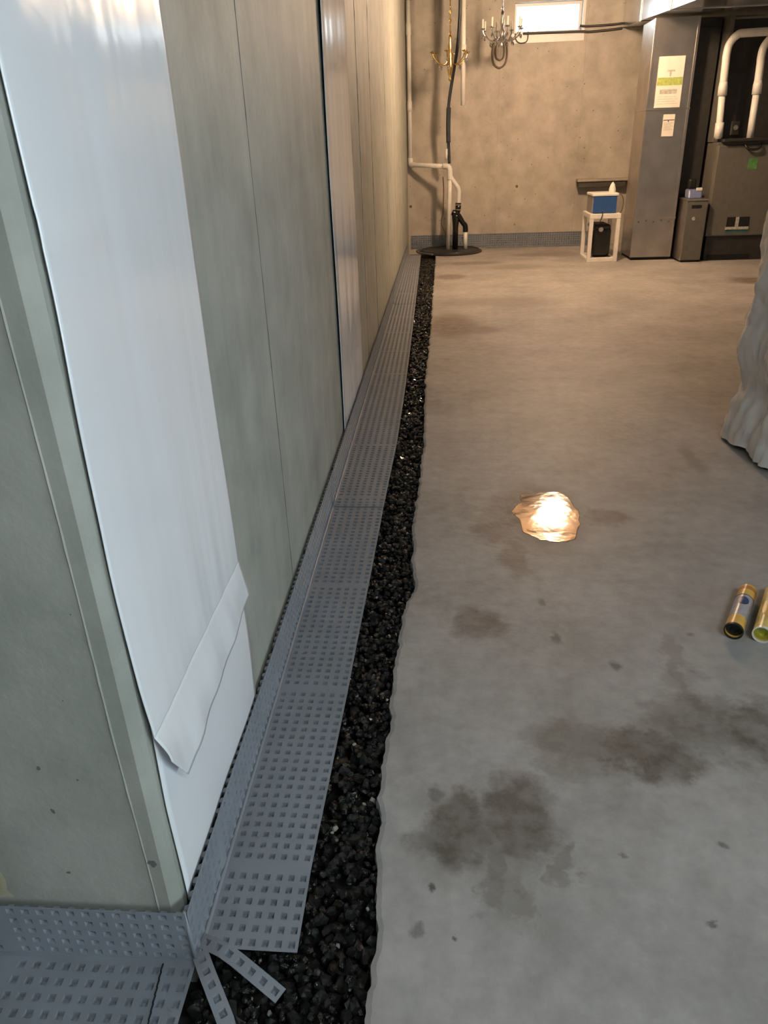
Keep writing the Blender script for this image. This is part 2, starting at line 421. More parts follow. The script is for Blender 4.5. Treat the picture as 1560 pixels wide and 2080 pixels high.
obj('door_pane', B(xa + .035, xa + .043, ym + .05, DY1 - .06, .11, DZ1 - .06), 'pane_glass', w2)

cl = struct(obj('ceiling', B(-3.4, XR + .2, YR - .2, YB + .25, ZC + .24, ZC + .28), 'deck_wood'), 'wooden subfloor and joists overhead')
obj('rim_board', B((-3.24, XR + .2, YB + .21, YB + .25, ZC, ZC + .24), (-3.24, XR + .2, YR - .2, YR - .16, ZC, ZC + .24)), 'timber', cl)
obj('rim_board', B((XR + .001, XR + .041, YR - .159, YB + .209, ZC, ZC + .24), (-3.241, -3.201, YR - .159, YB + .209, ZC, ZC + .24)), 'timber', cl)
jm = None
for i in range(37):
    y = YR + .1 + i * .406
    if jm is None:
        j = obj('joist', B(-3.2, XR, -.02, .02, ZC, ZC + .24), 'timber', cl); jm = j.data
    else:
        j = bpy.data.objects.new('joist', jm); COL.objects.link(j); j.parent = cl
    j.location.y = y

# ------------------------------------------------------------------ slab with its broken edge along the trench
EDGE = [(.40, -.118), (.69, -.125), (.85, -.118), (1.0, -.128), (1.17, -.134), (1.35, -.127), (1.55, -.128), (1.83, -.118), (2.0, -.085), (2.15, -.098), (2.45, -.105), (2.8, -.092), (3.24, -.083), (3.7, -.088), (4.3, -.096), (5.0, -.088), (6.0, -.08), (7.0, -.082), (8.1, -.076), (9.9, -.07)]
def edge_x(y):
    n = .010 * noise.noise((y * 9, 3.1, 0)) + .007 * noise.noise((y * 26, 7.7, 0)) + .004 * noise.noise((y * 70, 1.7, 0))
    return lerp_table(EDGE, y) + n
bm = bmesh.new(); rows = []
y = .40
while y < 9.62:
    e = edge_x(y)
    r2 = .010 + .012 * noise.noise((y * 22, 9, 4)); r3 = .012 * noise.noise((y * 30, 2, 8))
    rows.append([bm.verts.new(p) for p in ((XR, y, 0), (.15, y, 0), (e + .012, y, .0), (e + .002, y, -.004), (e - .004 + r2 * .5, y, -.03), (e + r3, y, -.07), (e + r2, y, -.12))])
    y += .011 if y < 3 else (.018 if y < 6 else .03)
for a, b in zip(rows, rows[1:]):
    for i in range(len(a) - 1): bm.faces.new((a[i], a[i + 1], b[i + 1], b[i]))
yl = rows[-1][0].co.y
# slab beyond the pit, and the slab before the trench corner
def quad(*ps): bm.faces.new([bm.verts.new(p) for p in ps])
quad((XR, yl, 0), (-.07, yl, 0), (-.07, YB, 0), (XR, YB, 0))
quad((-.07, yl, 0), (-.07, yl, -.12), (-.07, YB, -.12), (-.07, YB, 0))
y = .40; xs = []; x = edge_x(.40) + .012
front = [(XR, 0)] + [(.15, 0)] + [(edge_x(.40) + .012, 0)]
x = edge_x(.40)
while x > -3.2:
    front.append((x, .012 * noise.noise((x * 12, 5, 2)))); x -= .02
front.append((-3.2, 0))
tv = [bm.verts.new((x, y + d, 0)) for x, d in front]; bv = [bm.verts.new((x, YR, 0)) for x, d in front]; dv = [bm.verts.new((x, y + d, -.12)) for x, d in front]
for i in range(len(front) - 1):
    bm.faces.new((tv[i], tv[i + 1], bv[i + 1], bv[i]))
    if i >= 2: bm.faces.new((tv[i], tv[i + 1], dv[i + 1], dv[i]))
bmesh.ops.remove_doubles(bm, verts=bm.verts, dist=1e-5)
struct(obj('floor', bm, 'slab'), 'stained grey concrete basement slab with a broken edge along the trench')
struct(obj('trench_floor', B((W, .05, .36, YB, -.16, -.075), (-3.2, W, .36, YC, -.16, -.075)), 'soil'), 'dark soil at the bottom of the trench')

# ------------------------------------------------------------------ gravel
rocks = []
for k in range(8):
    b_ = bmesh.new(); bmesh.ops.create_icosphere(b_, subdivisions=1, radius=1.0)
    sx, sy, sz = random.uniform(.8, 1.15), random.uniform(.7, 1.0), random.uniform(.55, .85)
    for v in b_.verts:
        n = 1 + .38 * noise.noise(v.co * 1.3 + Vector((k * 7, 0, 0)))
        v.co = Vector((v.co.x * sx * n, v.co.y * sy * n, v.co.z * sz * n))
    bmesh.ops.dissolve_limit(b_, angle_limit=math.radians(14), verts=b_.verts, edges=b_.edges)
    bmesh.ops.triangulate(b_, faces=b_.faces)
    me = bpy.data.meshes.new('gravel_stone'); b_.to_mesh(me)
    rocks.append((me, [v.co.copy() for v in b_.verts], [[v.index for v in f.verts] for f in b_.faces])); b_.free()
stones = []
def scatter(x0f, x1f, y0, y1, dens, zlo, zhi, rlo, rhi):
    n = int(dens * (y1 - y0) * .16)
    for _ in range(n):
        y = random.uniform(y0, y1); a, b = x0f(y), x1f(y)
        x = random.uniform(a, b); r = random.uniform(rlo, rhi) * random.choice((.7, 1, 1, 1.15))
        stones.append((Vector((x, y, random.uniform(zlo, zhi) - r * .5)), r))
mem_out = [(.78, -.248), (.965, -.250), (1.49, -.238), (1.99, -.230), (2.56, -.220), (3.21, -.210), (3.87, -.204), (5.5, -.215), (7.5, -.235), (9.9, -.258)]
inner = lambda y: lerp_table(mem_out, y) - .04
outer = lambda y: lerp_table(EDGE, y) + .006
scatter(inner, outer, .42, 3.0, 6800, -.036, -.016, .008, .0145)
scatter(inner, outer, 3.0, 9.58, 4300, -.038, -.015, .010, .017)
scatter(lambda y: -.412, lambda y: -.28, .43, .80, 9000, -.040, -.016, .008, .0145)
scatter(lambda y: -.41, lambda y: outer(y), .43, 3.0, 1500, -.062, -.045, .012, .018)
def stone_mat(i):
    h = (i * 2654435761) % 1000 / 1000
    return 2 if h > .975 else (1 if h > .70 else 0)
SM = ['stone_wet', 'stone_dark', 'stone_pale']
vis = [i for i, (p, r) in enumerate(stones) if in_frame(p, 0) and p.z > -.045 and p.x > -.45 and not (p.y > .80 and p.x < lerp_table(mem_out, p.y) + .004)]
vis.sort(key=lambda i: (stones[i][0] - CAM).length / stones[i][1])
single = set(vis[:290])
rmesh = {}
verts, faces, mi = [], [], []
for i, (p, r) in enumerate(stones):
    me, vs, fs = rocks[i % 8]
    M = Matrix.Rotation(random.uniform(0, 6.28), 3, 'Z') @ Matrix.Rotation(random.uniform(-.7, .7), 3, 'X') @ Matrix.Rotation(random.uniform(-.7, .7), 3, 'Y')
    m = stone_mat(i)
    rr = r * (.6 if m == 2 else 1)
    if i in single:
        key = (i % 8, m)
        if key not in rmesh:
            c = me.copy(); c.materials.append(MATS[SM[m]]); rmesh[key] = c
        o = bpy.data.objects.new('gravel_stone', rmesh[key]); COL.objects.link(o)
        o.matrix_world = Matrix.Translation(p) @ (M * rr).to_4x4()
        if m == 2: tag(o, 'small pale chip lying among the black gravel in the trench', 'stone', 'pale chips in the trench gravel')
        else: tag(o, 'wet black crushed stone in the trench beside the grey dimpled membrane', 'stone', 'black stones in the trench')
    else:
        k = len(verts)
        verts += [p + (M @ v) * rr for v in vs]; faces += [[a + k for a in f] for f in fs]; mi += [m] * len(fs)
me = bpy.data.meshes.new('gravel'); me.from_pydata(verts, [], faces)
for k in SM: me.materials.append(MATS[k])
me.polygons.foreach_set('material_index', mi)
g = bpy.data.objects.new('gravel', me); COL.objects.link(g)
tag(g, 'bed of small wet black gravel filling the long drainage trench', 'gravel', kind='stuff')

# ------------------------------------------------------------------ grey dimpled drainage membrane
def intervals(segs):
    """segs: list of (length, kind, count) -> list of (start, end, kind)"""
    out = []; p = segs[0]
    for (ln, kind, cnt) in segs[1:]:
        for _ in range(cnt): out.append((p, p + ln, kind)); p += ln
    return out

def dimple_sheet(name, S, si, ti, mat, parent=None, skip=None, depth=.009, thick=.0012):
    bm = bmesh.new(); cache = {}
    def gv(s, t):
        k = (round(s, 5), round(t, 5))
        if k not in cache: cache[k] = bm.verts.new(S(s, t)[0])
        return cache[k]
    def iv(s, t, d):
        p, n = S(s, t); return bm.verts.new(p - n * d)
    for (s0, s1, ks) in si:
        for (t0, t1, kt) in ti:
            if skip and skip((s0 + s1) / 2, (t0 + t1) / 2): continue
            A = [gv(s0, t0), gv(s1, t0), gv(s1, t1), gv(s0, t1)]
            if ks != 'd' or kt != 'd':
                bm.faces.new(A); continue
            ds, dt = s1 - s0, t1 - t0
            f = lambda a, b, d: iv(s0 + ds * a, t0 + dt * b, d)
            T1 = [f(.24, .24, 0), f(.76, .24, 0), f(.76, .76, 0), f(.24, .76, 0)]
            T2 = [f(.33, .33, depth), f(.67, .33, depth), f(.67, .67, depth), f(.33, .67, depth)]
            for i in range(4):
                j = (i + 1) % 4
                bm.faces.new((A[i], A[j], T1[j], T1[i])); bm.faces.new((T1[i], T1[j], T2[j], T2[i]))
            bm.faces.new(T2)
    o = obj(name, bm, mat, parent)
    sd = o.modifiers.new('solidify', 'SOLIDIFY'); sd.thickness = thick; sd.offset = 0
    return o

HV = .128      # height of the vertical leg
CV = HV / 5
def S_long(zoff=0.0, xoff=0.0, xtra=None):
    def S(s, t):
        wv = .0016 * noise.noise((t * 6, s * 8, 3))
        if s <= HV:
            k = s / HV
            lean = .004 * (1 - k) + .003 * noise.noise((t * 2.2, 0, 9)) * (1 - k)
            z = HV - s + .002 * zoff + (.004 * noise.noise((t * 3, 5, 5)) * (1 - k))
            # the last bit rounds into the fold
            return Vector((W + .011 + xoff + lean + (0.004 if k > .97 else 0), t, max(z, 0) + .004 + zoff)), Vector((1, 0, 0))
        u = (s - HV) / .186
        wd = lerp_table(mem_out, t) + .0025 * noise.noise((t * 1.7, 8, 1)) + xoff - (W + .015)
        x = W + .015 + wd * u
        z = .004 + zoff + wv + .004 * noise.noise((t * 2.4, 4, 4)) * u - .003 * u
        if xtra: z += xtra(t) * u
        return Vector((x, t, z)), Vector((0, 0, 1))
    return S
s_long = intervals([0.0, (CV, 'd', 5), (.004, 'f', 1), (.026, 'd', 7)])
def t_run(start, stops):
    """rows of dimples between blank bands: stops = list of band centres, last is the end"""
    out = []; p = start
    for i, b in enumerate(stops):
        end = b if i == len(stops) - 1 else b - .010
        n = max(1, round((end - p) / .0258)); d = (end - p) / n
        out += [(p + k * d, p + (k + 1) * d, 'd') for k in range(n)]
        if i < len(stops) - 1: out.append((end, b + .010, 'f')); p = b + .010
    return out
panels = [
    (.772, [.965, 1.49, 1.99, 2.575], .0, 'cut at the corner'),
    (2.555, [2.64, 3.21, 3.885], .0025, 'lapped under the second white sheet'),
    (3.865, [4.40, 4.95, 5.50, 6.05, 6.60], .0, 'past the second white sheet'),
    (6.58, [7.1, 7.65, 8.2, 8.75, 9.3, 9.72], .0025, 'ending at the round sump pit'),
]
for i, (a, stops, zo, txt) in enumerate(panels):
    sk = (lambda s, t: s > HV + .003 and t < .788) if i == 0 else None
    o = dimple_sheet('drainage_membrane', S_long(zo, zo * .6), s_long, t_run(a, stops), 'membrane_grey', skip=sk)
    e_ = stops[-1]; nb = max(8, int((e_ - a) / .05))
    obj('fold_bead', T([(W + .0155 + zo * .6, a + (e_ - a) * k / nb, .0065 + zo) for k in range(nb + 1)], .0042, 8), 'membrane_grey', o, smooth=True)
    tag(o, 'grey dimpled drainage membrane along the long wall, ' + txt, 'membrane', 'grey dimpled membrane lengths')

# along the short return wall
def S_front(s, t):
    if s <= HV:
        k = s / HV
        return Vector((t, YC - .011 - .004 * (1 - k), max(HV - s, 0) + .004)), Vector((0, -1, 0))
    return Vector((t, YC - .015 - (s - HV), .004 + .002 * noise.noise((t * 6, s * 9, 2)))), Vector((0, 0, 1))
s_front = intervals([0.0, (CV, 'd', 5), (.004, 'f', 1), (.0262, 'd', 7)])
t_front = [(-1.28 + k * .0262, -1.28 + (k + 1) * .0262, 'd') for k in range(20)]
p = -1.28 + 20 * .0262
t_front.append((p, p + .022, 'f')); p += .022
n = round((-.4185 - p) / .0262); d = (-.4185 - p) / n
t_front += [(p + k * d, p + (k + 1) * d, 'd') for k in range(n)]
mf = dimple_sheet('drainage_membrane', S_front, s_front, t_front, 'membrane_grey', skip=lambda s, t: s > HV + .01 and t > -.42)
tag(mf, 'grey dimpled drainage membrane bent along the foot of the short return wall', 'membrane', 'grey dimpled membrane lengths')
# lap seam in the flange
bm = bmesh.new()
for k in range(14):
    y = YC - .02 - k * .0131; x = -.474 + .0012 * k
    box(bm, x - .0012, x + .0012, y - .0132, y, .0052, .0068)
obj('lap_edge', bm, 'rubber_black', mf)
# two strips snipped from the flange, fanned out over the gravel at the corner
def strip(pts, w, n):
    path = smooth_path(pts, 8); L_ = [0.0]
    for a, b in zip(path, path[1:]): L_.append(L_[-1] + (b - a).length)
    tot = L_[-1]
    def S(s, t):
        i = max(j for j in range(len(L_)) if L_[j] <= t + 1e-9); i = min(i, len(path) - 2)
        u = (t - L_[i]) / max(L_[i + 1] - L_[i], 1e-9); c = path[i].lerp(path[i + 1], u)
        d = (path[i + 1] - path[i]).normalized(); sd = d.cross(Vector((0, 0, 1))).normalized(); nn = sd.cross(d).normalized()
        return c + sd * (s - w / 2) + nn * .001, nn
    c = tot / n
    return dimple_sheet('cut_strip', S, [(0, .002, 'f'), (.002, w - .002, 'd'), (w - .002, w, 'f')], [(k * c, (k + 1) * c, 'd') for k in range(n)], 'membrane_grey', mf)
strip([(-.419, .806, .010), (-.37, .784, .018), (-.315, .752, .014), (-.262, .722, .004)], .027, 7)
strip([(-.423, .797, .010), (-.395, .752, .022), (-.362, .705, .020), (-.336, .668, .012), (-.318, .63, .002)], .027, 8)
# folded web between the two vertical legs at the corner
obj('corner_fold', T([(W + .011, YC - .011, .132), (W + .0125, YC - .0125, .07), (W + .0145, YC - .0145, .006)], .0035, 8), 'membrane_grey', mf, smooth=True)
# membrane along the back wall
def S_back(s, t):
    if s <= .16: return Vector((t, YB - .011, max(.16 - s, 0) + .004)), Vector((0, -1, 0))
    return Vector((t, YB - .012 - (s - .16), .004)), Vector((0, 0, 1))
mb = dimple_sheet('drainage_membrane', S_back, intervals([0.0, (.16 / 6, 'd', 6), (.004, 'f', 1), (.03, 'd', 4)]), [(-.40 + k * .03, -.40 + (k + 1) * .03, 'd') for k in range(82)], 'membrane_grey', skip=lambda s, t: s > .16 and -.46 < t < .56)
tag(mb, 'grey dimpled drainage membrane along the foot of the back wall', 'membrane', 'grey dimpled membrane lengths')

# ------------------------------------------------------------------ white plastic sheets hung on the wall
def sheet(name, yz, off, mat, ny, nz, thick=.0012, parent=None):
    """yz(u,v)->(y,z); off(u,v)->stand-off from the wall"""
    bm = bmesh.new(); g_ = [[None] * (nz + 1) for _ in range(ny + 1)]
    for i in range(ny + 1):
        for j in range(nz + 1):
            u, v = i / ny, j / nz; yy, zz = yz(u, v); g_[i][j] = bm.verts.new((W + off(u, v), yy, zz))
    for i in range(ny):
        for j in range(nz): bm.faces.new((g_[i][j], g_[i + 1][j], g_[i + 1][j + 1], g_[i][j + 1]))
    o = obj(name, bm, mat, parent, smooth=True)
    s_ = o.modifiers.new('solidify', 'SOLIDIFY'); s_.thickness = thick; s_.offset = 0
    return o
def wav(y, z, k):
    top = max(0, (z - 1.15) / 1.4)
    return .0021 * noise.noise((y * 12, z * .8, k)) + .0009 * noise.noise((y * 36, z * 1.6, k + 3)) * (1.2 - min(1, z / 2)) + .004 * top * noise.noise((y * 7, z * 2.2, k + 5))
up = thing('vapor_sheet', 'wide white plastic sheet on the long wall beside the chamfered corner, its hem curled', 'plastic sheet', (W + .01, 1.06, .36))
HZ = .480
def yz1(u, v):
    z = HZ + (2.68 - HZ) * v ** 1.35
    l = .802 + .006 * math.sin(z * 6.2) + .010 * max(0, z - .9) + .004 * noise.noise((z * 5, 0, 1))
    r = 1.318 + .004 * math.sin(z * 3.1) + .003 * noise.noise((z * 4, 3, 1)) - .010 * math.exp(-((z - .85) / .25) ** 2)
    return l + (r - l) * u, z
def off1(u, v):
    yy, zz = yz1(u, v); e = .002 * max(0, 1 - u * 7) * (0.5 + .5 * math.sin(zz * 6.2 + 1.6)) + .005 * max(0, 1 - u * 3) * math.exp(-((zz - .47) / .16) ** 2)
    # a small crease catching the light
    cr = .006 * math.exp(-((zz - 1.185 + .10 * u) / .010) ** 2) * math.exp(-((u - .16) / .13) ** 2)
    return .0048 + .0035 * min(1, u * 5) + wav(yy, zz, 1) + e + cr + .003 * (1 - u) * math.exp(-((zz - HZ) / .06) ** 2)
sheet('sheet_body', yz1, off1, 'poly_white', 60, 150, parent=up)
def yz1h(u, v):      # hem below the fold, v=1 at the fold
    yy, _ = yz1(u, 0)
    lowz = .352 + .035 * u - .006 * math.sin(u * 3.1)
    if u < .10: lowz += (.10 - u) * .8
    return yy + .016 * (1 - v) * u ** 3 + (.01 * (1 - v) * max(0, .3 - u)), lowz + (HZ - lowz) * v
def off1h(u, v):
    base = off1(u, 0); q = 1 - v
    return base + (.017 - .008 * u) * math.sin(q * 1.45) + .004 * noise.noise((u * 6, v, 4)) * q
sheet('curled_hem', yz1h, off1h, 'poly_white', 60, 16, parent=up)
def yz1l(u, v):
    z = .118 + (.52 - .118) * v
    l = .806 + .004 * math.sin(z * 9) + .012 * max(0, z - .33) / .2; r = 1.321 - .003 * v
    return l + (r - l) * u, z
lo_ = sheet('vapor_sheet', yz1l, lambda u, v: .0055 + .0025 * noise.noise((u * 3, v * 1.2, 6)) + .004 * math.sin(min(1, v) * 3.14) * u, 'poly_white', 30, 24)
tag(lo_, 'short white plastic sheet tucked into the grey membrane below the curled hem', 'plastic sheet')
def yz2(u, v):
    z = .118 + 2.56 * v
    l = 3.066 + .006 * math.sin(z * 4); r = 3.90 + .02 * math.sin(z * 2.3) + .05 * max(0, .7 - z)
    return l + (r - l) * u, z
def off2(u, v):
    yy, zz = yz2(u, v); e = .006 * max(0, 1 - u * 8) * (.4 + .6 * math.sin(zz * 2.2 + .5) ** 2) * min(1, zz)
    return .007 + .8 * wav(yy * .7, zz, 21) + e
p2 = sheet('vapor_sheet', yz2, off2, 'poly_white', 40, 120)
tag(p2, 'narrow-looking white plastic sheet on the long wall between bare concrete strips', 'plastic sheet')

def wrap_mat():
    m, N, L, P = new_mat('clear_wrap')
    P.inputs['Base Color'].default_value = (.62, .52, .28, 1); P.inputs['Roughness'].default_value = .12
    nz = nd(N, 'ShaderNodeTexNoise'); nz.inputs['Scale'].default_value = 40
    mr = nd(N, 'ShaderNodeMapRange'); mr.inputs[3].default_value = .15; mr.inputs[4].default_value = .55
    L.new(nz.outputs['Fac'], mr.inputs[0]); L.new(mr.outputs[0], P.inputs['Alpha'])
    MATS['clear_wrap'] = m
wrap_mat()
bm = bmesh.new(); gq = []
for i in range(25):
    row = []
    for j in range(33):
        x = -.99 + .27 * i / 24; z = .145 + .19 * j / 32
        d_ = .006 + .010 * abs(noise.noise((x * 22, z * 14, 1))) + .007 * abs(noise.noise((x * 50, z * 30 + x * 20, 2)))
        if i == 24: x += .012 * noise.noise((z * 25, 1, 1))
        row.append(bm.verts.new((x + .03 * (.33 - z), YC - d_, z)))
    gq.append(row)
for i in range(24):
    for j in range(32): bm.faces.new((gq[i][j], gq[i + 1][j], gq[i + 1][j + 1], gq[i][j + 1]))
tag(obj('plastic_wrap', bm, 'clear_wrap', smooth=True), 'crinkled yellowish clear plastic clinging to the short return wall above the membrane', 'plastic wrap')

# ------------------------------------------------------------------ sump pit and discharge plumbing
SX, SY = .11, 9.97
lid = thing('sump_lid', 'round black sump pit lid at the end of the trench', 'lid', (SX, SY, 0))
obj('lid_plate', lathe(bmesh.new(), (SX, SY, 0), [(0, .030), (.30, .030), (.33, .026), (.385, .024), (.40, .014), (.40, .002), (0, .002)], 48), 'lid_black', lid, smooth=False)
obj('lid_rib', lathe(bmesh.new(), (SX, SY, 0), [(.345, .0262), (.352, .034), (.366, .034), (.372, .0255)], 48), 'lid_black', lid)
for k in range(8):
    a = k * math.pi / 4 + .2
    obj('bolt', lathe(bmesh.new(), (SX + .36 * math.cos(a), SY + .36 * math.sin(a), .03), [(.009, .004), (.009, .011), (0, .011)], 6), 'rim_grey', lid)
col = obj('pit_collar', T([Vector((SX + .425 * math.cos(a), SY + .425 * math.sin(a), .02)) for a in [math.radians(150 + 5 * k) for k in range(19)]], [.012] * 19, 8), 'rim_grey', None, smooth=True)
tag(col, 'grey curled collar strip behind the round sump lid', 'collar')

PY = 10.0
pl = thing('discharge_pipe', 'white pvc sump discharge piping rising from the lid to the wall corner', 'pipe', (.086, PY, .03))
def part(name, pts, r, mat, parent=pl, seg=16, k=0):
    if k and isinstance(r, (list, tuple)):
        m = (len(pts) - 1) * k; r = [lerp_table([(q * k, a) for q, a in enumerate(r)], i) for i in range(m + 1)]
    return obj(name, T(smooth_path(pts, k) if k else pts, r, seg), mat, parent, smooth=True)
R = .026
part('pipe', [(.084, PY, .031), (.096, PY, .60), (.102, PY, .90)], R, 'pvc_white')
part('pipe', [(-.388, PY + .33, 1.015), (-.34, PY + .28, 1.012), (.03, PY + .015, .992)], R, 'pvc_white')
part('elbow', [(.02, PY + .02, .993), (.065, PY + .005, .990), (.095, PY, .965), (.102, PY, .90), (.102, PY, .84)], R * 1.25, 'pvc_white', k=5)
part('elbow', [(-.34, PY + .285, 1.012), (-.378, PY + .32, 1.015), (-.390, PY + .335, 1.03), (-.392, PY + .336, 1.09)], R * 1.22, 'pvc_white', k=5)
part('pipe', [(-.392, PY + .336, 1.06), (-.390, PY + .336, 2.74)], R, 'pvc_white')
part('coupling', [(-.3915, PY + .336, 1.60), (-.391, PY + .336, 1.72)], R * 1.2, 'pvc_white')
part('coupling', [(-.3905, PY + .336, 2.40), (-.3905, PY + .336, 2.52)], R * 1.2, 'pvc_white')
part('offset_pipe', [(.104, PY, .89), (.125, PY, .850), (.17, PY, .79), (.203, PY, .745), (.213, PY, .69), (.212, PY, .555)], R, 'pvc_white', k=6)
part('check_valve', [(.207, PY, .575), (.206, PY, .50), (.19, PY, .47), (.182, PY, .44)], [.036, .036, .040, .046], 'valve_black')
part('check_valve_body', [(.180, PY, .45), (.178, PY, .40), (.176, PY, .30), (.172, PY, .031)], [.052, .048, .036, .034], 'valve_black')
part('rubber_boot', [(.130, PY - .005, .47), (.205, PY - .005, .43), (.265, PY, .345), (.296, PY, .305), (.302, PY, .235)], [.034, .036, .030, .033, .033], 'valve_black', k=5)
for z in (.545, .49): part('hose_clamp', [(.2065, PY, z), (.2065, PY, z + .012)], .039, 'chrome')
part('pipe', [(.302, PY, .031), (.301, PY, .25)], R, 'pvc_white')
# hose next to the riser
hs = thing('hose', 'dark slate flexible hose climbing behind the white pvc riser', 'hose', (.09, PY + .09, 1.0))
part('hose_run', [(.095, PY + .085, 1.02), (.083, PY + .06, 1.25), (.078, PY + .03, 1.45), (.083, PY, 1.64), (.105, PY - .03, 1.80), (.15, PY - .06, 2.05), (.178, PY - .07, 2.22), (.20, PY - .07, 2.5), (.205, PY - .07, 2.74)], .018, 'hose_slate', hs, k=6)
part('hose_sleeve', [(.083, PY + .06, 1.25), (.079, PY + .035, 1.42), (.083, PY + .0, 1.62)], .027, 'hose_slate', hs, k=5)
part('hose_end', [(.058, PY + .06, 1.06), (.058, PY + .058, 1.18)], .015, 'pvc_white', hs)
part('hose_clip', [(.05, PY + .06, 1.11), (.098, PY + .072, 1.11)], .007, 'rubber_black', hs, seg=8)
# white pipe hanging from the joists
hp = thing('hanging_pipe', 'white pvc pipe hanging open-ended from the joists above the sump', 'pipe', (.244, 9.75, 2.75))
part('pipe', [(.236, 9.75, 2.75), (.244, 9.75, 1.625)], .026, 'pvc_white', hp)
part('coupling', [(.240, 9.75, 2.12), (.241, 9.75, 2.22)], .031, 'pvc_white', hp)
# sensor cord on the back wall by the sump
cd = obj('sensor_cord', T(smooth_path([(.02, YB - .012, .86), (.03, YB - .012, .7), (.02, YB - .012, .45), (.0, YB - .02, .3), (.06, YB - .04, .17), (.08, YB - .1, .1)], 6), .005, 6), 'cable_brown', None, smooth=True)
tag(cd, 'thin brown cord running down the back wall beside the sump riser', 'cord')

# ------------------------------------------------------------------ chandeliers stored under the joists
def chandelier(label, c, ztop, zarm, zbot, rad, n, mat, drops, candles, ph=0.0):
    x, y = c
    t = thing('chandelier', label, 'chandelier', (x, y, zbot), 'stored chandeliers under the joists')
    obj('chain', T([(x, y, zarm + .20), (x, y, ztop)], .006, 8), mat, t, smooth=True)
    z = zarm + .22
    link = None
    while z < ztop - .02:
        b_ = bmesh.new()
        tube(b_, [Vector((x + .012 * math.cos(a), y, z + .018 * math.sin(a))) if int(z * 30) % 2 else Vector((x, y + .012 * math.cos(a), z + .018 * math.sin(a))) for a in [k * math.pi / 5 for k in range(11)]], .0035, 6)
        obj('chain_link', b_, mat, t, smooth=True); z += .04
    obj('stem', lathe(bmesh.new(), (x, y, 0), [(0, zbot), (.012, zbot + .01), (.018, zbot + .025), (.008, zbot + .045), (.022, zbot + .075), (.040, zarm - .06), (.024, zarm - .02), (.034, zarm + .01), (.014, zarm + .05), (.024, zarm + .10), (.012, zarm + .15), (.018, zarm + .18), (.006, zarm + .21), (0, zarm + .215)], 16), mat, t, smooth=True)
    for k in range(n):
        a = ph + 2 * math.pi * k / n; ca, sa = math.cos(a), math.sin(a)
        P_ = lambda r, z: (x + ca * r, y + sa * r, z)
        arm = obj('arm', T(smooth_path([P_(.02, zarm - .02), P_(rad * .3, zarm - .075), P_(rad * .65, zarm - .06), P_(rad * .92, zarm - .01), P_(rad, zarm + .03)], 5), .0065, 8), mat, t, smooth=True)
        cup = obj('drip_cup', lathe(bmesh.new(), P_(rad, zarm + .03), [(0, -.006), (.016, 0), (.030, .010), (.033, .014), (.012, .010), (.011, .02), (0, .02)], 12), mat, arm, smooth=True)
        if candles: obj('candle', T([P_(rad, zarm + .045), P_(rad, zarm + .13)], .011, 8), 'candle_white', arm, smooth=True)
        if drops:
            for (q, zz) in ((rad, zarm - .005), (rad * .6, zarm - .075)):
                b_ = bmesh.new(); bmesh.ops.create_icosphere(b_, subdivisions=1, radius=.013)
                for v in b_.verts: v.co = Vector((v.co.x, v.co.y, v.co.z * 1.9 - .028)) + Vector(P_(q, zz))
                obj('crystal_drop', b_, 'chrome', arm)
    return t
chandelier('slim brass chandelier hanging on its chain in front of the sump pipes', (.092, 9.62), 2.75, 2.10, 1.86, .205, 6, 'brass', True, False, .35)
chandelier('silver chandelier with white candle sleeves hanging beside the bright window', (.655, 9.64), 2.75, 2.30, 2.16, .215, 8, 'chrome', True, True, .2)

# cables on the back wall
def cable(label, pts, r, mat='cable_dark', k=6, name='cable'):
    return tag(obj(name, T(smooth_path(pts, k) if k else pts, r, 8), mat, None, smooth=True), label, 'cable')
cable('upper dark cable clipped to the back wall beside the window', [(1.60, YB - .03, 2.415), (1.70, YB - .018, 2.408), (1.95, YB - .018, 2.412), (2.09, YB - .018, 2.42)], .012)
cable('lower dark cable sagging under the window sill along the back wall', [(.95, YB - .03, 2.365), (1.3, YB - .03, 2.362), (1.62, YB - .03, 2.358), (1.72, YB - .018, 2.352), (1.95, YB - .018, 2.362), (2.09, YB - .018, 2.372)], .013)
cl_ = [(.62, 2.32), (.60, 2.17), (.625, 2.07), (.69, 2.03), (.755, 2.07), (.775, 2.17), (.76, 2.32)]
cable('large brown cord loop hanging on the back wall beside the window', [(x, YB - .02, z) for x, z in cl_], .010, 'cable_brown', name='cord_loop')
cable('small brown cord loop nested inside the larger loop on the wall', [(x * .6 + .276, YB - .024, z * .62 + .87 - .02) for x, z in cl_], .008, 'cable_brown', name='cord_loop')
cable('thin dark wire loop drooping below the window corner', [(.86, YB - .03, 2.37), (.875, YB - .03, 2.30), (.93, YB - .03, 2.27), (1.0, YB - .03, 2.29), (1.01, YB - .03, 2.38)], .006, name='wire_loop')

# ------------------------------------------------------------------ pump controller on its white stand
st = thing('pvc_stand', 'open white stand with square legs beside the silver duct', 'stand', (1.78, 9.02, 0))
x0, x1, y0, y1, h = 1.615, 1.945, 8.80, 9.27, .50
l = .042
for (x, y) in ((x0, y0), (x1 - l, y0), (x0, y1 - l), (x1 - l, y1 - l)): obj('leg', B(x, x + l, y, y + l, 0, h - .052), 'wood_white', st, bevel=.004)
for (a, b, z0_, z1_) in ((x0 + l, x1 - l, .0, .045), (x0, x1, h - .05, h)):
    obj('rail', B(a, b, y0, y0 + l, z0_, z1_), 'wood_white', st, bevel=.004); obj('rail', B(a, b, y1 - l, y1, z0_, z1_), 'wood_white', st, bevel=.004)
for x in (x0, x1 - l):
    obj('rail', B(x, x + l, y0 + l, y1 - l, h - .05, h), 'wood_white', st, bevel=.004); obj('rail', B(x, x + l, y0 + l, y1 - l, .0, .035), 'wood_white', st, bevel=.004)
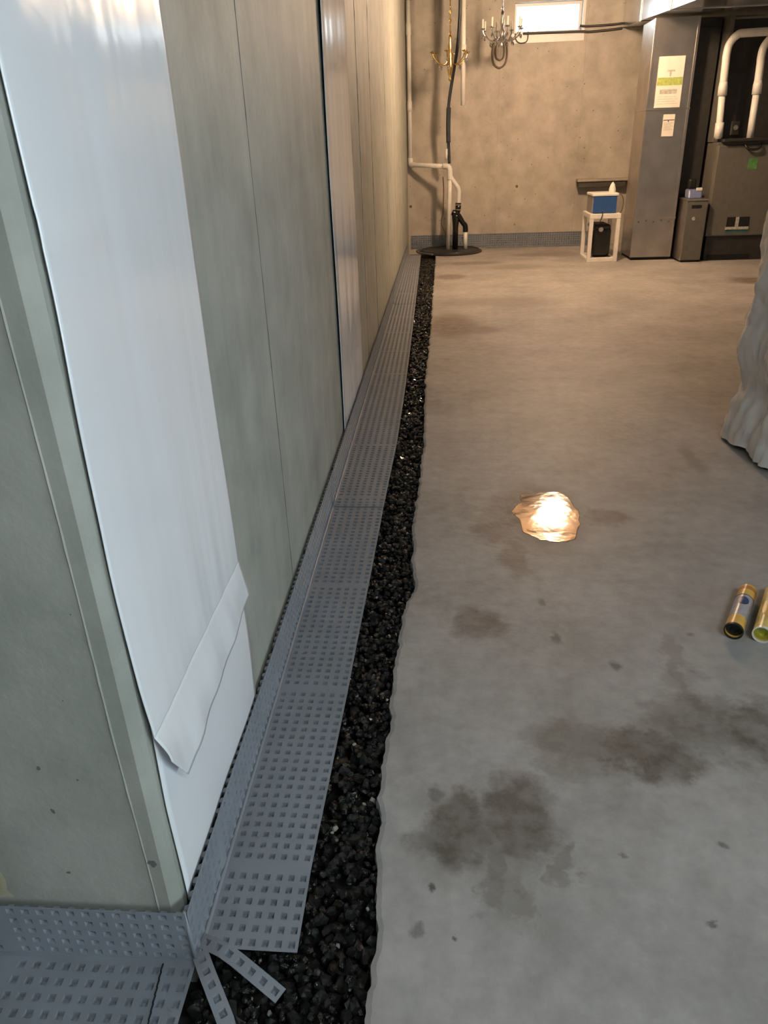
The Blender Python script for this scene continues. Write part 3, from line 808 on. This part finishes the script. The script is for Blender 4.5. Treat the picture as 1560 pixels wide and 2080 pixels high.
obj('top_slat', B(x0 + l, x1 - l, y0 + l, y1 - l, h - .02, h - .004), 'wood_white', st)
bt = thing('battery_case', 'black rounded battery case standing inside the white stand', 'battery', (1.78, 9.0, .036))
bm = B(1.672, 1.875, 8.855, 9.215, .036, .36)
obj('case', bm, 'valve_black', bt, bevel=.045)
obj('lid', B(1.668, 1.862, 8.85, 9.22, .33, .385), 'rubber_black', bt, bevel=.025)
o = obj('cap', lathe(bmesh.new(), (0, 0, 0), [(.026, 0), (.026, .010), (.018, .014), (0, .014)], 16), 'grey_plastic', bt, smooth=False)
o.matrix_basis = Matrix.Translation((1.752, 8.853, .335)) @ Matrix.Rotation(math.pi / 2, 4, 'X')
pc = thing('pump_controller', 'blue pump control box with a white lid on the white stand', 'control box', (1.77, 9.0, .5))
obj('body', B(1.640, 1.900, 8.875, 9.20, .502, .672), 'grey_plastic', pc, bevel=.008)
obj('front_panel', B(1.648, 1.898, 8.862, 8.8755, .503, .672), 'blue_plastic', pc, bevel=.004)
obj('lid', B(1.632, 1.915, 8.856, 9.21, .673, .702), 'white_plastic', pc, bevel=.008)
obj('spout', lathe(bmesh.new(), (1.855, 8.95, .70), [(.038, 0), (.036, .04), (.030, .06), (.022, .085), (.010, .10), (0, .112)], 14), 'white_plastic', pc, smooth=True)
obj('cord', T(smooth_path([(1.905, 8.95, .69), (1.955, 8.95, .68), (1.985, 8.95, .62), (1.985, 8.96, .54), (1.962, 8.98, .46), (1.955, 9.0, .40)], 6), .006, 6), 'cable_brown', pc, smooth=True)
obj('lead', T(smooth_path([(1.75, 8.858, .52), (1.742, 8.79, .50), (1.735, 8.79, .46), (1.72, 8.82, .40)], 6), .005, 6), 'cable_dark', pc, smooth=True)
# shelf behind it on the back wall
sf = thing('wall_shelf', 'shallow pale wall shelf with a dark apron behind the blue box', 'shelf', (2.05, YB, .7))
obj('shelf_board', B(1.69, 2.42, YB - .16, YB, .755, .785), 'shelf_pale', sf, bevel=.004)
obj('apron', B(1.71, 2.28, YB - .14, YB, .69, .754), 'shelf_dark', sf, bevel=.004)
obj('bracket', B(2.33, 2.40, YB - .14, YB, .70, .754), 'shelf_dark', sf, bevel=.004)

# ------------------------------------------------------------------ furnace, return duct and trunk
rd = thing('return_duct', 'tall shiny sheet-metal return duct with papers taped to it', 'duct', (2.33, 9.1, 0))
RX0, RX1, RY0, RY1, RZ1 = 2.10, 2.535, 8.86, 9.36, 2.292
obj('duct_body', B(RX0, RX1, RY0, RY1, .03, RZ1 - .01), 'galvanised', rd, bevel=.006)
obj('base_gap', B(RX0 + .015, RX1 - .015, RY0 + .015, RY1 - .015, 0, .03), 'void_black', rd)
for (x, y) in ((RX0, RY0), (RX1 - .02, RY0)): obj('corner_seam', B(x - .003, x + .022, y - .004, y + .02, .031, RZ1 - .012), 'galvanised', rd, bevel=.002)
obj('slip_joint', B(RX0 - .006, RX1 + .006, RY0 - .008, RY1 + .006, .425, .445), 'galvanised', rd, bevel=.003)
obj('slip_joint', B(RX0 - .006, RX1 + .006, RY0 - .008, RY1 + .006, 1.475, 1.492), 'galvanised', rd, bevel=.003)
for k in range(5):
    obj('screw', lathe(bmesh.new(), (0, 0, 0), [(.011, 0), (.009, .006), (0, .007)], 8), 'rim_grey', rd).matrix_basis = Matrix.Translation((RX0 + .05 + k * .08, RY0 - .003, .40 + .012 * (k % 2))) @ Matrix.Rotation(math.pi / 2, 4, 'X')
ns = thing('notice_sheet', 'large paper notice with a green band on the silver duct', 'notice', (2.30, 8.85, 1.5))
obj('paper', B(2.175, 2.432, 8.8505, 8.8545, 1.497, 1.95), 'paper', ns)
obj('green_band', B(2.180, 2.428, 8.8493, 8.8503, 1.695, 1.765), 'paper_green', ns)
obj('printed_block', B(2.215, 2.385, 8.8493, 8.8503, 1.62, 1.66), 'paper_grey', ns)
obj('printed_mark', B((2.265, 2.345, 8.8493, 8.8503, 1.815, 1.832), (2.295, 2.312, 8.8493, 8.8503, 1.775, 1.815)), 'paper_grey', ns)
for k in range(4): obj('text_line', B(2.20, 2.40 - .02 * (k % 2), 8.8497, 8.8503, 1.53 + k * .021, 1.5335 + k * .021), 'paper_grey', ns)
nl = thing('notice_label', 'small printed label below the large notice on the silver duct', 'label', (2.34, 8.85, 1.23))
obj('paper', B(2.283, 2.400, 8.8505, 8.8545, 1.232, 1.435), 'paper', nl)
obj('printed_rule', B((2.285, 2.398, 8.8495, 8.8503, 1.378, 1.386), (2.332, 2.342, 8.8495, 8.8503, 1.365, 1.378)), 'ink', nl)
for k in range(7): obj('text_line', B(2.295, 2.39 - .012 * (k % 3), 8.8497, 8.8503, 1.29 + k * .011, 1.293 + k * .011), 'paper_grey', nl)

# main trunk overhead
tr = thing('supply_trunk', 'shiny rectangular metal duct trunk running under the joists above the furnace', 'duct', (2.6, 8.0, 2.3))
bm = bmesh.new()
TZ = lambda y: 2.238 + (y - 7.55) * .0500
TXL = 2.095; TXR = 3.70
a = [bm.verts.new(p) for p in ((TXL, 5.2, TZ(5.2)), (TXR, 5.2, TZ(5.2)), (TXR, 5.2, 2.70), (TXL, 5.2, 2.70))]
b = [bm.verts.new(p) for p in ((TXL, YB - .01, TZ(YB)), (TXR, YB - .01, TZ(YB)), (TXR, YB - .01, 2.70), (TXL, YB - .01, 2.70))]
bm.faces.new(a); bm.faces.new(b[::-1])
for i in range(4): bm.faces.new((a[i], b[i], b[(i + 1) % 4], a[(i + 1) % 4]))
obj('trunk_body', bm, 'duct_metal', tr)
for y in (5.9, 7.1, 8.3, 9.5):
    obj('drive_cleat', B((TXL - .010, TXL, y, y + .03, TZ(y) - .008, 2.70), (TXL, TXR, y, y + .03, TZ(y) - .008, TZ(y) + .0)), 'duct_metal', tr, bevel=.003)

fb = thing('filter_box', 'knee-high metal filter cabinet between the silver duct and the furnace', 'cabinet', (2.7, 8.8, 0))
obj('cabinet_body', B(2.58, 2.79, 8.62, 8.93, .02, .63), 'furnace_steel', fb, bevel=.008)
obj('lit_side_panel', B(2.572, 2.581, 8.625, 8.93, .02, .622), 'galvanised', fb, bevel=.002)  # brighter metal puts the lamplight on this side into the colour
obj('lit_top_flange', B(2.570, 2.785, 8.612, 8.93, .618, .633), 'galvanised', fb, bevel=.003)  # same bright metal stands for the highlight along the top
obj('vent_slot', B(2.625, 2.725, 8.617, 8.6205, .545, .575), 'void_black', fb)
obj('badge', lathe(bmesh.new(), (0, 0, 0), [(.018, 0), (.016, .003), (0, .003)], 14), 'paper_grey', fb).matrix_basis = Matrix.Translation((2.66, 8.6195, .44)) @ Matrix.Rotation(math.pi / 2, 4, 'X')
obj('base_gap', B(2.60, 2.78, 8.635, 8.92, 0, .02), 'void_black', fb)
bb = thing('blue_pouch', 'pale blue pouch resting on the knee-high filter cabinet', 'pouch', (2.66, 8.78, .633))
bm = B(2.60, 2.74, 8.70, 8.84, .634, .72)
for v in bm.verts:
    if v.co.z > .7: v.co.y += .05; v.co.x += .01
obj('pouch_body', bm, 'blue_pale', bb, bevel=.015)
obj('pouch_flap', B(2.685, 2.745, 8.735, 8.76, .705, .735), 'white_plastic', bb, bevel=.005)
obj('dark_lining', B(2.615, 2.70, 8.80, 8.86, .72, .82), 'rubber_black', bb, bevel=.02)

fu = thing('furnace', 'tall dark grey furnace with an open upper bay and white flue pipes', 'furnace', (3.15, 9.0, 0))
FX0, FX1, FY0, FY1 = 2.83, 3.45, 8.69, 9.40
obj('base', B(FX0 + .02, FX1, FY0 + .025, FY1, 0, .25), 'furnace_dark', fu, bevel=.006)
obj('toe_slot', B(FX0 + .05, FX1 - .12, FY0 + .019, FY0 + .0255, .012, .06), 'void_black', fu)
obj('front_panel', B(FX0, FX1, FY0, FY0 + .05, .25, 1.13), 'furnace_steel', fu, bevel=.012)
obj('cabinet_body', B(FX0, FX1, FY0 + .0505, FY1, .2505, 1.16), 'furnace_steel', fu, bevel=.006)
obj('ledge', B(FX0 + .03, FX1, FY0 - .045, FY0 + .16, 1.16, 1.19), 'furnace_dark', fu, bevel=.006)
hd = obj('panel_handle', T(smooth_path([(3.09, FY0 - .002, 1.135), (3.10, FY0 - .03, 1.105), (3.135, FY0 - .035, 1.085), (3.20, FY0 - .035, 1.085), (3.235, FY0 - .03, 1.105), (3.245, FY0 - .002, 1.135)], 5), .012, 10), 'rubber_black', fu, smooth=True)
obj('view_port', B(3.03, 3.26, FY0 - .006, FY0 + .001, .345, .44), 'void_black', fu, bevel=.002)
obj('port_mullion', B(3.118, 3.152, FY0 - .012, FY0 - .006, .345, .44), 'paper_grey', fu)
obj('port_ledge', B(3.02, 3.262, FY0 - .014, FY0 - .001, .315, .342), 'paper_grey', fu, bevel=.003)
obj('energy_sticker', B(3.03, 3.262, FY0 - .003, FY0 - .0005, .283, .312), 'sticker_teal', fu)
obj('green_sticker', B(3.15, 3.245, FY0 - .003, FY0 - .0005, .90, 1.0), 'sticker_green', fu)
obj('side_strip', B(FX0 - .012, FX0 + .035, FY0 + .17, FY1, 1.161, 2.28), 'furnace_steel', fu, bevel=.004)
obj('bay_back', B(FX0 + .036, FX1, FY0 + .30, FY1, 1.161, 2.25), 'furnace_dark', fu)
obj('control_board', B(3.02, 3.10, FY0 + .27, FY0 + .30, 1.22, 1.35), 'furnace_steel', fu, bevel=.004)
obj('dial', lathe(bmesh.new(), (0, 0, 0), [(.024, 0), (.022, .012), (0, .014)], 14), 'white_plastic', fu).matrix_basis = Matrix.Translation((.0, .0, 0)) @ Matrix.Translation((3.06 - 0, FY0 + .265, 1.29)) @ Matrix.Rotation(math.pi / 2, 4, 'X')
FPY = FY0 + .08
for (xb, xt, ze) in ((2.835, 2.800, 2.02), (3.155, 3.135, 1.99)):
    part('flue_pipe', [(xb, FPY, 1.19), (xb - .004, FPY, 1.33), (xt + .012, FPY, 1.62)], .033, 'pvc_white', fu)
    part('flue_coupling', [(xt + .014, FPY, 1.58), (xt + .011, FPY, 1.66), (xt + .009, FPY, 1.70)], [.044, .044, .038], 'pvc_white', fu)
    part('flue_pipe', [(xt + .010, FPY, 1.66), (xt + .004, FPY, 1.85), (xt, FPY, ze - .09), (xt + .012, FPY, ze), (xt + .075, FPY, ze + .075), (xt + .18, FPY, ze + .09), (xt + .75, FPY, ze + .095)], .037, 'pvc_white', fu, k=5)
part('flue_fitting', [(2.836, FPY, 1.20), (2.833, FPY, 1.34)], .042, 'pvc_white', fu)
cc = thing('gap_shade_cabinet', 'dark set-back cabinet put in for the shaded gap between duct and furnace', 'cabinet', (2.68, 9.2, 0))
obj('cabinet_body', B(2.56, 2.795, 9.02, 9.36, .0, 2.28), 'furnace_dark', cc, bevel=.006)  # near-black body stands for the shade between duct and furnace
obj('cabinet_door', B(2.575, 2.79, 9.008, 9.0195, .66, 2.2), 'furnace_dark', cc, bevel=.004)

# ------------------------------------------------------------------ plastic draped stack at the right
dp = thing('draped_stack', 'stored pile wrapped in crinkled white plastic standing on the slab', 'covered pile', (1.72, 3.16, 0))
bm = bmesh.new(); NA, NZ = 160, 90; rings = []
for j in range(NZ + 1):
    v = j / NZ; z = .014 + 1.50 * v
    ring = []
    for i in range(NA):
        a = 2 * math.pi * i / NA; ca, sa = math.cos(a), math.sin(a)
        r = .405 / (abs(ca) ** 2.6 + abs(sa) ** 2.6) ** (1 / 2.6)
        r += .020 * math.exp(-((z - .44) / .09) ** 2) - .028 * math.exp(-((z - .26) / .07) ** 2) + .030 * max(0, 1 - z / .14)
        r += .014 * noise.noise((ca * 3.2, sa * 3.2, z * 1.6)) + .022 * abs(noise.noise((ca * 7, sa * 7, z * 5))) * (1.3 - .7 * v) + .020 * abs(noise.noise((ca * 13 + z * 4, sa * 13, z * 11))) + .010 * noise.noise((ca * 26, sa * 26 + z * 6, z * 20))
        r += .012 * math.sin(a * 9 + 3 * noise.noise((ca, sa, z))) * (1 - .6 * v)
        zz = z + (.028 * max(0, noise.noise((ca * 3, sa * 3, 4))) + .05 * max(0, -sa) * max(0, .6 - abs(ca))) * max(0, 1 - z / .2)
        if v > .93: r *= 1 - ((v - .93) / .07) ** 2 * .5
        ring.append(bm.verts.new((1.72 + ca * r, 3.16 + sa * r, zz)))
    rings.append(ring)
for A_, B_ in zip(rings, rings[1:]):
    for i in range(NA): bm.faces.new((A_[i], A_[(i + 1) % NA], B_[(i + 1) % NA], B_[i]))
bm.faces.new(rings[-1])
obj('plastic_cover', bm, 'poly_drape', dp, smooth=True)
obj('carton', B(1.45, 1.99, 2.89, 3.43, .0, 1.40), 'carton_brown', dp, bevel=.005)

# ------------------------------------------------------------------ sealant cartridges on the slab
def cartridge(label, a, b, kind):
    """lying tube: a = near end centre, b = far end centre"""
    a = Vector(a); b = Vector(b); L_ = (b - a).length
    t = thing('sealant_cartridge', label, 'cartridge', (a.x, a.y, 0), 'sealant cartridges on the slab')
    M = Matrix.Translation(a) @ (b - a).to_track_quat('Z', 'X').to_matrix().to_4x4()
    def p(name, bm, mat, smooth=True, par=None):
        bm.transform(M); return obj(name, bm, mat, par or t, smooth=smooth)
    r = .0245
    col_ = {'a': 'tube_yellow', 'b': 'tube_gold', 'c': 'tube_gold'}[kind]
    rim = {'a': 'grey_plastic', 'b': 'pvc_white', 'c': 'pvc_white'}[kind]
    p('tube', lathe(bmesh.new(), (0, 0, 0), [(r - .002, .026), (r - .002, 0), (r, 0), (r, L_ - .006), (r - .004, L_), (.009, L_ + .002)], 28), col_, False)
    p('plunger', lathe(bmesh.new(), (0, 0, 0), [(r - .0022, .014), (.012, .011), (.010, .019), (0, .019)], 24), {'a': 'plunger_black', 'b': 'plunger_lime', 'c': 'plunger_lime'}[kind], False)
    p('end_rim', lathe(bmesh.new(), (0, 0, 0), [(r - .0025, .004), (r - .0022, -.001), (r + .0008, -.001), (r + .0008, .007)], 28), 'plunger_black' if kind == 'a' else rim, False)
    p('threaded_neck', lathe(bmesh.new(), (0, 0, 0), [(.010, L_ + .001), (.010, L_ + .010), (.0075, L_ + .013), (0, L_ + .013)], 14), 'white_plastic')
    if kind == 'a':
        p('label_band', lathe(bmesh.new(), (0, 0, 0), [(r, .055), (r + .0004, .0555), (r + .0004, L_ * .70), (r, L_ * .705)], 28), 'tube_silver', False)
        p('orange_band', lathe(bmesh.new(), (0, 0, 0), [(r, L_ * .86), (r + .0004, L_ * .865), (r + .0004, L_ * .93), (r, L_ * .935)], 28), 'tube_orange', False)
        p('dark_rule', lathe(bmesh.new(), (0, 0, 0), [(r + .0003, L_ * .70), (r + .0008, L_ * .703), (r + .0008, L_ * .716), (r + .0003, L_ * .72)], 28), 'ink', False)
    # oval emblem, curved onto the upper side of the tube
    up_ = (M.to_3x3().inverted() @ Vector((-.25, -.45, 1))).normalized(); base = math.atan2(up_.y, up_.x)
    bm = bmesh.new(); n = 16
    zc = L_ * (.56 if kind == 'a' else .45); rz, ra = (.022, .62) if kind == 'a' else (.05, .7)
    c = bm.verts.new(((r + .001) * math.cos(base), (r + .001) * math.sin(base), zc)); ring = []
    for rr in (.5, 1.0):
        ring.append([bm.verts.new(((r + .001) * math.cos(base + ra * rr * math.cos(q)), (r + .001) * math.sin(base + ra * rr * math.cos(q)), zc + rz * rr * math.sin(q))) for q in [2 * math.pi * k / n for k in range(n)]])
    for k in range(n):
        bm.faces.new((c, ring[0][k], ring[0][(k + 1) % n])); bm.faces.new((ring[0][k], ring[1][k], ring[1][(k + 1) % n], ring[0][(k + 1) % n]))
    p('emblem', bm, 'tube_blue' if kind == 'a' else 'tube_yellow')
    return t
cartridge('yellow sealant cartridge with a silver label and blue emblem, black hollow end', (.798, 1.735, .0255), (.912, 1.945, .0255), 'a')
cartridge('plain golden sealant cartridge with a lime plunger next to the silver-labelled one', (.868, 1.72, .0255), (.985, 1.94, .0255), 'b')
cartridge('golden sealant cartridge farthest from the silver-labelled one, lime plunger', (.935, 1.725, .0255), (1.05, 1.935, .0255), 'c')

# ------------------------------------------------------------------ puddle
bm = bmesh.new(); n = 90; ring = []; r2 = []
for k in range(n):
    a = 2 * math.pi * k / n; ca, sa = math.cos(a), math.sin(a)
    q = .95 + .22 * noise.noise((ca * 1.8, sa * 1.8, 1)) +   .03 * math.sin(9 * a + 2.5 * noise.noise((ca, sa, 2))) * abs(ca) + .06 * noise.noise((ca * 6, sa * 6, 4))
    ring.append(bm.verts.new((.395 + .125 * ca * q, 2.49 + .22 * sa * q, .0003)))
    r2.append(bm.verts.new((.395 + .123 * ca * q, 2.49 + .217 * sa * q, .0007)))
for k in range(n): bm.faces.new((ring[k], ring[(k + 1) % n], r2[(k + 1) % n], r2[k]))
bm.faces.new(r2)
tag(obj('puddle', bm, 'puddle_water'), 'small bright reflecting water puddle in the middle of the slab', 'puddle')

# ------------------------------------------------------------------ ceiling globe lamp (its light is the warm glow at the far end)
lp = thing('ceiling_lamp', 'warm glowing globe lamp fixed under the joists near the furnace', 'lamp', (1.25, 7.62, 2.75))
obj('lamp_base', lathe(bmesh.new(), (1.25, 7.62, 0), [(0, 2.75), (.06, 2.75), (.06, 2.715), (.035, 2.69), (.033, 2.665), (0, 2.665)], 24), 'pvc_white', lp)
bm = bmesh.new(); bmesh.ops.create_uvsphere(bm, u_segments=24, v_segments=14, radius=.13)
bmesh.ops.translate(bm, verts=bm.verts, vec=(1.25, 7.62, 2.545))
obj('lamp_globe', bm, 'lamp_globe', lp, smooth=True)

# unseen cool strip light, added under the joists to brighten the near slab
sl = thing('added_strip_light', 'added cool white strip light under the joists, unseen, brightening the near slab', 'lamp', (1.1, -.8, 2.75))
obj('housing', B(.5, 1.7, -.87, -.73, 2.67, 2.74), 'frame_white', sl, bevel=.006)
obj('diffuser', B(.52, 1.68, -.86, -.74, 2.655, 2.67), 'led_diffuser', sl)
for x in (.65, 1.55): obj('hanger', B(x - .01, x + .01, -.81, -.79, 2.74, 2.75), 'chrome', sl)
